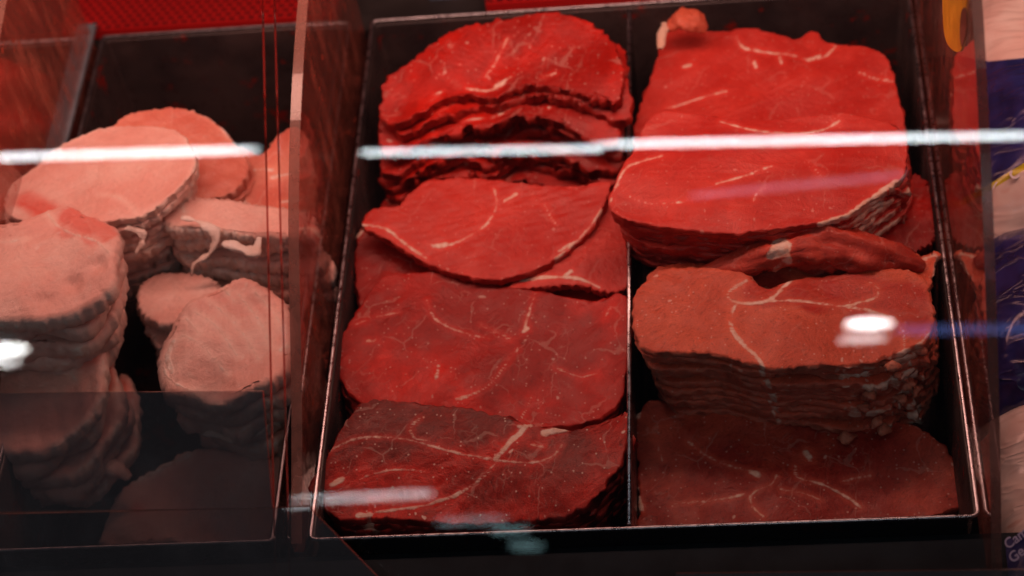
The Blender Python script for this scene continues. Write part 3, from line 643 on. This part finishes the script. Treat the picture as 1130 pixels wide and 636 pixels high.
slices([(5, 219), (15, 200), (41, 182), (68, 162), (110, 144), (150, 139), (190, 144), (207, 156), (215, 177), (204, 200), (180, 222), (155, 238), (132, 246), (100, 252), (50, 250), (12, 240)],
       .046, 13, .0058, MP, lab(13, 'the tall pale pork pile at the back left', 'large pale pork slice on top of the tallest pork pile'), PC, 'layered slices in the tall pale pork pile', 'pork_slice', tilt=(.02, .05), drift=(-.0004, .0002), shrink=.003, seed=107, wob=.0028, amp=.0022, ruf=.0006,
       fat=[([(135, 247), (150, 243), (180, 226), (205, 203), (217, 178), (209, 156)], 6), ([(110, 215), (135, 222), (150, 235)], 1), ([(5, 215), (20, 196), (60, 168), (110, 144)], 1.5), ([(140, 250), (165, 242)], 8)], reg=[(50, 232, 26, .8), (25, 222, 20, .7)], jag=[(160, 240, 20, .0015)])
slices([(178, 238), (186, 224), (210, 219), (260, 222), (320, 229), (345, 236), (345, 262), (300, 262), (240, 256), (190, 254)],
       .030, 6, .0110, MP, lab(6, 'the folded pork pile in the middle of the pork tray', 'top of the folded pork pile with a torn white membrane'), PC, 'folded slices in the middle of the pork tray', 'pork_slice', tilt=(0, .06), er_=.003, ruf=.0015, drift=(.001, -.002), seed=109, wob=.0026, rag=.0005, amp=.002,
       fat=[([(180, 252), (200, 256), (240, 259), (270, 262)], 15), ([(200, 225), (205, 240)], 3)], jag=[(230, 256, 40, .0007)])
for i, (pth, r, lb) in enumerate([
    ([(200, 240, .036), (222, 246, .034), (238, 262, .030), (230, 280, .022), (214, 292, .016), (212, 305, .010)], [.001, .0022, .0034, .0022, .0016, .0010], 'thick white torn membrane strand hanging in front of the folded pork'),
    ([(246, 268, .030), (262, 274, .028), (280, 276, .027), (287, 262, .03)], [.0012, .0036, .0042, .0015], 'white lump of fat on the face of the folded pork'),
    ([(140, 250, .040), (158, 262, .034), (150, 280, .026)], [.002, .0034, .0012], 'white fat tag on the right side of the tall pork pile')]):
    lump(pth, r, MFATP, lb, 'fat strand', name='fat_strand', seed=130 + i * 4, rr=.5, nseg=20, flat=.45)
slices([(150, 322), (162, 306), (190, 300), (228, 306), (250, 322), (245, 345), (210, 356), (175, 356), (156, 342)],
       .000, 11, .0080, MP, lab(11, 'the ragged shaded pork pile between the other pork piles'), PC, 'slices in the ragged shaded pork pile', 'pork_slice', seed=113, er_=.002, ruf=.0012, drift=(-.0001, -.0004), wob=.0044, rag=.0006, jag=[(170, 350, 40, .0008)])
slices([(-70, 410), (-18, 402), (20, 408), (60, 396), (84, 376), (99, 352), (110, 366), (117, 395), (116, 432), (96, 466), (60, 490), (20, 500), (-18, 502), (-70, 500)],
       .006, 5, .0135, MP, lab(5, 'the low pork pile at the front left', 'pork slice with a red edge, top of the low front left pile'), PC, 'slices in the low pork pile at the front left', 'pork_slice', tilt=(.05, .12), seed=117, wob=.005, er_=.0045, ruf=.002, amp=.0025,
       fat=[([(70, 400), (84, 420)], 3), ([(116, 432), (96, 466), (60, 490)], 3), ([(113, 380), (116, 420)], 2)], reg=[(100, 385, 28, 1.4)])
slices([(-60, 262), (-18, 250), (0, 244), (25, 238), (50, 231), (78, 224), (106, 235), (126, 252), (134, 270), (129, 292), (125, 315), (108, 330), (84, 342), (50, 350), (20, 352), (-18, 354), (-60, 350)],
       .064, 5, .0135, MP, lab(5, 'the creased pork pile at the left edge', 'creased pale pork slice with a red corner, at the left edge'), PC, 'layered slices in the creased pork pile at the left edge', 'pork_slice', tilt=(.02, .02), drift=(-.003, .0005), shrink=.01, seed=119, wob=.004, er_=.0042, ruf=.0015, amp=.0022,
       fat=[([(50, 232), (64, 248), (82, 260), (104, 268), (122, 282)], 3), ([(-18, 352), (20, 356), (50, 352), (84, 344)], 4), ([(84, 346), (110, 333), (127, 315)], 2.5), ([(0, 266), (30, 262)], 1)], reg=[(88, 243, 22, 2.4), (112, 258, 18, 2.4)], dip=[(110, 294, 12, -.0022), (80, 312, 12, -.0025), (50, 330, 12, -.0022)])
# round loin at the front right of the pork tray
slices([(171, 388), (181, 356), (211, 332), (249, 311), (272, 306), (302, 316), (319, 340), (324, 370), (322, 405), (300, 428), (262, 440), (220, 440), (186, 430), (173, 412)],
       .026, 7, .0145, MP, lab(7, 'the round pork loin pile by the partition', 'round pale loin slice with streaky grain, top of the front right pork pile'), PC, 'slices in the round pork loin pile', 'pork_slice', tilt=(-.03, .10), drift=(.0006, .0022), shrink=.006, seed=121, wob=.0055, er_=.0048, ruf=.002, amp=.0028,
       fat=[([(190, 374), (184, 392), (190, 410)], 6), ([(215, 345), (240, 362), (262, 392)], .8), ([(232, 334), (262, 358), (285, 395)], .8), ([(262, 322), (285, 350), (300, 385)], .9), ([(200, 368), (225, 385), (250, 410)], .8), ([(280, 318), (300, 340), (312, 365)], .8), ([(176, 400), (190, 420), (220, 436)], 3), ([(246, 318), (258, 330)], 2), ([(205, 350), (222, 372)], 1), ([(310, 388), (318, 384)], 5), ([(230, 440), (262, 442), (300, 430)], 4)], reg=[(230, 340, 30, .35)], dip=[(240, 425, 16, -.002)])
slices([(112, 580), (130, 548), (152, 530), (180, 516), (215, 506), (300, 500), (334, 505), (336, 600), (240, 604), (118, 604)],
       -.060, 4, .007, MP, lab(4, 'the pale pork on the tray floor at the front', 'pale pork slice lying on the tray floor at the front'), PC, 'pork slices on the tray floor', 'pork_slice', seed=125, tilt=(.15, .25), amp=.005, wob=.005, er_=.002, reg=[(150, 560, 20, .5)], fat=[([(150, 532), (180, 518), (215, 508)], 5)])
lump([(196, 462, -.020), (222, 474, -.018), (252, 482, -.018), (284, 476, -.020), (306, 458, -.018)], [.0012, .0028, .0024, .0030, .0012], MFATP, 'white rind of fat around the lower part of the round pork loin pile', 'fat strand', name='fat_strand', seed=151, rr=.4, nseg=20, flat=.5)
lump([(108, 520, -.045), (122, 516, -.044), (134, 521, -.045), (143, 528, -.047)], [.003, .005, .0046, .002], MP, 'small pale scrap of pork beside the low front left pile', 'meat scrap', seed=127)
# far-left tray: coarse red meat, blurred
for i, (x, y, r, z) in enumerate([(-.415, .34, .040, .035), (-.425, .25, .045, .03), (-.44, .17, .045, .02), (-.46, .06, .04, .0)]):
    n1, n2 = 28, 40; V = []; f1 = field(300 + i, 120); f2 = field(310 + i, 600)
    for a in range(n1 + 1):
        for b in range(n2):
            ph = math.pi * a / n1; th = 2 * math.pi * b / n2
            d = np.array([math.sin(ph) * math.cos(th), math.sin(ph) * math.sin(th), math.cos(ph)])
            k = 1 + .12 * float(f1(x + d[0] * .05, y + (d[1] + d[2]) * .05)) + .03 * float(f2(d[0] * .05 + x, d[1] * .05 + d[2] * .03))
            V.append((x + d[0] * r * k, y + d[1] * r * 1.15 * k, z - .06 + (d[2] * (.06 if d[2] > 0 else .05)) * k))
    Fs = [(a * n2 + b, (a + 1) * n2 + b, (a + 1) * n2 + (b + 1) % n2, a * n2 + (b + 1) % n2) for a in range(n1) for b in range(n2)]
    o = mesh_obj('beef_chunk', V, Fs, MB_BROWN if i % 2 else MB_BRIGHT, origin=(x, y, z - .11), attrs={'fatd': np.full(len(V), 1.), 'side': np.zeros(len(V)), 'reg': np.zeros(len(V))})
    tag(o, ['blurred bright red meat chunk at the top left, nearest the back', 'blurred rosy meat chunk behind the bright streak at the left edge', 'bright red meat chunk left of the pork pile, partly out of frame', 'rosy meat chunk nearest the front in the far left tray'][i], 'meat chunk', 'meat chunks in the far left tray')

# ================================================================== PACKED CHICKEN at the right
tp = NT('printed_bag'); co = tp.co()
blue = tp.mix(tp.mr(tp.noise(co, 60, 3).outputs['Fac'], .35, .65), (.010, .013, .085), (.022, .028, .17))
st = tp.n('ShaderNodeMapping'); tp.set(st.inputs[0], co); st.inputs['Scale'].default_value = (.35, 1.6, 1); st.inputs['Rotation'].default_value = (0, 0, .45)
wr = tp.noise(st.outputs[0], 42, 2, .5); wr.inputs['Distortion'].default_value = .6; wr = wr.outputs['Fac']
meatc = tp.mix(tp.mr(tp.noise(co, 38, 4, .6).outputs['Fac'], .35, .68), (.80, .60, .54), (.86, .74, .68))
meatc = tp.mix(tp.mr(tp.noise(st.outputs[0], 60, 3).outputs['Fac'], .6, .7, 0, .5), meatc, (.62, .28, .20))
c = tp.mix(tp.mr(tp.attr('sblue'), .0003, -.0003), meatc, blue)
c = tp.mix(tp.math('MULTIPLY', tp.mr(tp.math('ABSOLUTE', tp.attr('slime')),   .0021, .0016), 1.0), c, (.62, .56, .02))
bp = tp.n('ShaderNodeBump', i_Strength=.4, i_Distance=.003); rdg = tp.math('POWER', tp.math('SUBTRACT', 1.0, tp.math('ABSOLUTE', tp.math('SUBTRACT', tp.math('MULTIPLY', wr, 2.0), 1.0))), 5.0); tp.set(bp.inputs['Height'], rdg)
p = tp.n('ShaderNodeBsdfPrincipled'); tp.set(p.inputs['Base Color'], c); p.inputs['Roughness'].default_value = .2; p.inputs['Coat Weight'].default_value = .8; p.inputs['Coat Roughness'].default_value = .1
tp.set(p.inputs['Normal'], bp.outputs[0]); tp.set(tp.out.inputs[0], p.outputs[0]); M_BAG = tp.m

def pack(x0, x1, y0, y1, zb, zt, blue_line, sign, lime_line, label, seed):
    """a plump sealed bag; print borders given as traced lines on its upper face"""
    nx, ny = 70, 90; V = []; f1 = field(seed, 60); f2 = field(seed + 1, 260)
    U = np.linspace(-1, 1, nx); Wv = np.linspace(-1, 1, ny); uu, vv = np.meshgrid(U, Wv)
    X = (x0 + x1) / 2 + uu * (x1 - x0) / 2; Yy = (y0 + y1) / 2 + vv * (y1 - y0) / 2
    h = ((1 - np.abs(uu) ** 3.2) * (1 - np.abs(vv) ** 3.2)) ** .5
    rip = f2(X, Yy * .6) * .0007 * (1.4 - h)
    zm = (zb + zt) / 2
    top = zm + (zt - zm) * h * (1 + .10 * f1(X, Yy)) + rip; bot = zm - (zm - zb) * h
    T = np.stack([X.ravel(), Yy.ravel(), top.ravel()], 1); B = np.stack([X.ravel(), Yy.ravel(), bot.ravel() - .0004], 1)
    V = np.vstack([T, B]); n = nx * ny; Fs = []
    for j in range(ny - 1):
        for i in range(nx - 1):
            a = j * nx + i; Fs.append((a, a + 1, a + nx + 1, a + nx)); Fs.append((n + a, n + a + nx, n + a + nx + 1, n + a + 1))
    for i in range(nx - 1):
        a = i; Fs.append((a, n + a, n + a + 1, a + 1)); a = (ny - 1) * nx + i; Fs.append((a, a + 1, n + a + 1, n + a))
    for j in range(ny - 1):
        a = j * nx; Fs.append((a, a + nx, n + a + nx, n + a)); a = j * nx + nx - 1; Fs.append((a, n + a, n + a + nx, a + nx))
    pp = proj(V)
    def sd(line):    # signed distance: line as y(x) in traced coordinates
        yl = np.interp(pp[:, 0], [q[0] for q in line], [q[1] for q in line]); return (pp[:, 1] - yl) * PXM
    sb = np.maximum.reduce([s * sd(l) for l, s in zip(blue_line, sign)])
    sl = sd(lime_line) if lime_line else np.full(len(V), 1.)
    o = mesh_obj('chicken_pack', V, Fs, M_BAG, origin=((x0 + x1) / 2, (y0 + y1) / 2, zb), attrs={'sblue': sb, 'slime': sl})
    return tag(o, label, 'food pack', 'packed chicken at the right')
XL = .1875
pk1 = pack(XL, .40, .185, .43, -.11, .03, [[(1060, 62), (1090, 68), (1130, 64), (1300, 30)], [(1060, 222), (1085, 208), (1130, 182), (1300, 100)]], [-1, 1], [(1060, 225), (1085, 211), (1130, 184), (1300, 100)], 'blue printed bag of pale chicken at the top right corner', 401)
pk2 = pack(XL, .40, .080, .215, -.11, .012, [[(1060, 262), (1092, 262), (1108, 240), (1130, 226), (1300, 150)]], [-1], [(1060, 700), (1300, 700)], 'dark blue middle part of a chicken bag beside the right partition', 405)
pk3 = pack(XL, .40, -.095, .100, -.11, -.004, [[(1060, 466), (1095, 456), (1130, 440), (1300, 340)]], [1], [(1060, 470), (1095, 459), (1130, 441), (1300, 340)], 'bag of pale chicken with a lime stripe at the bottom right', 409)
# round badge and lettering
M_BADGE = simple('navy_badge', (.012, .014, .12), .3, 0, 60, .2); M_WHITE = simple('white_print', (.65, .62, .68), .4, 0, 80, .1); M_PALEB = simple('pale_blue_print', (.30, .32, .55), .4, 0, 80, .1)
bz = -.0005
Q = catmull([at(px, py, bz + (.004 if py < 630 else .002)) for px, py in [(1110, 600), (1118, 594), (1132, 584), (1170, 560), (1200, 600), (1190, 660), (1120, 680), (1114, 640)]], 60); n = len(Q)
V = [tuple(q) for q in Q] + [tuple(q - np.array([0, 0, .0006])) for q in Q]
Fs = [tuple(range(n))[::-1], tuple(range(n, 2 * n))] + [(i, (i + 1) % n, n + (i + 1) % n, n + i) for i in range(n)]
def txt(body, px, py, z, size, rot, mat, parent, shear=.3, name='lettering'):
    cu = bpy.data.curves.new('t', 'FONT'); cu.body = body; cu.size = size; cu.shear = shear; cu.extrude = .0002; cu.offset = .00008
    tmp = bpy.data.objects.new('t', cu); COL.objects.link(tmp)
    dg = bpy.context.evaluated_depsgraph_get(); dg.update()
    me = bpy.data.meshes.new_from_object(tmp.evaluated_get(dg)); bpy.data.objects.remove(tmp)
    me.materials.clear(); me.materials.append(mat)
    o = bpy.data.objects.new(name, me); COL.objects.link(o); o.parent = parent
    o.location = Vector(at(px, py, z)) - parent.location; o.rotation_euler = (0, 0, math.radians(rot)); return o
bd = mesh_obj('badge', V, Fs, M_BADGE, pk3, origin=tuple(Q.mean(0)), smooth=False)
def subt(*a, **k):
    o = txt(*a, **k); o.location = Vector(o.location) ; return o
def topz(pk, px, py):
    """height of a bag's upper face under a traced point"""
    dg = bpy.context.evaluated_depsgraph_get(); dg.update()
    o = Vector(CAM) - pk.location; d = Vector(ray(px, py)).normalized()
    ok, hit, *_ = pk.ray_cast(o, d); return (hit.z + pk.location.z + .0012) if ok else 0.0
txt('c', 1117, 200, topz(pk1, 1120, 196), .014, 35, M_WHITE, pk1)
txt('/', 1094, 209, topz(pk1, 1096, 203), .012, 10, M_WHITE, pk1, .6)
for body, px, py in (('Came', 1112, 607), ('Ge', 1117, 622)):
    t_ = txt(body, px, py, .0065, .0075, 38, M_PALEB, pk3)

print('objects', len(S.objects))
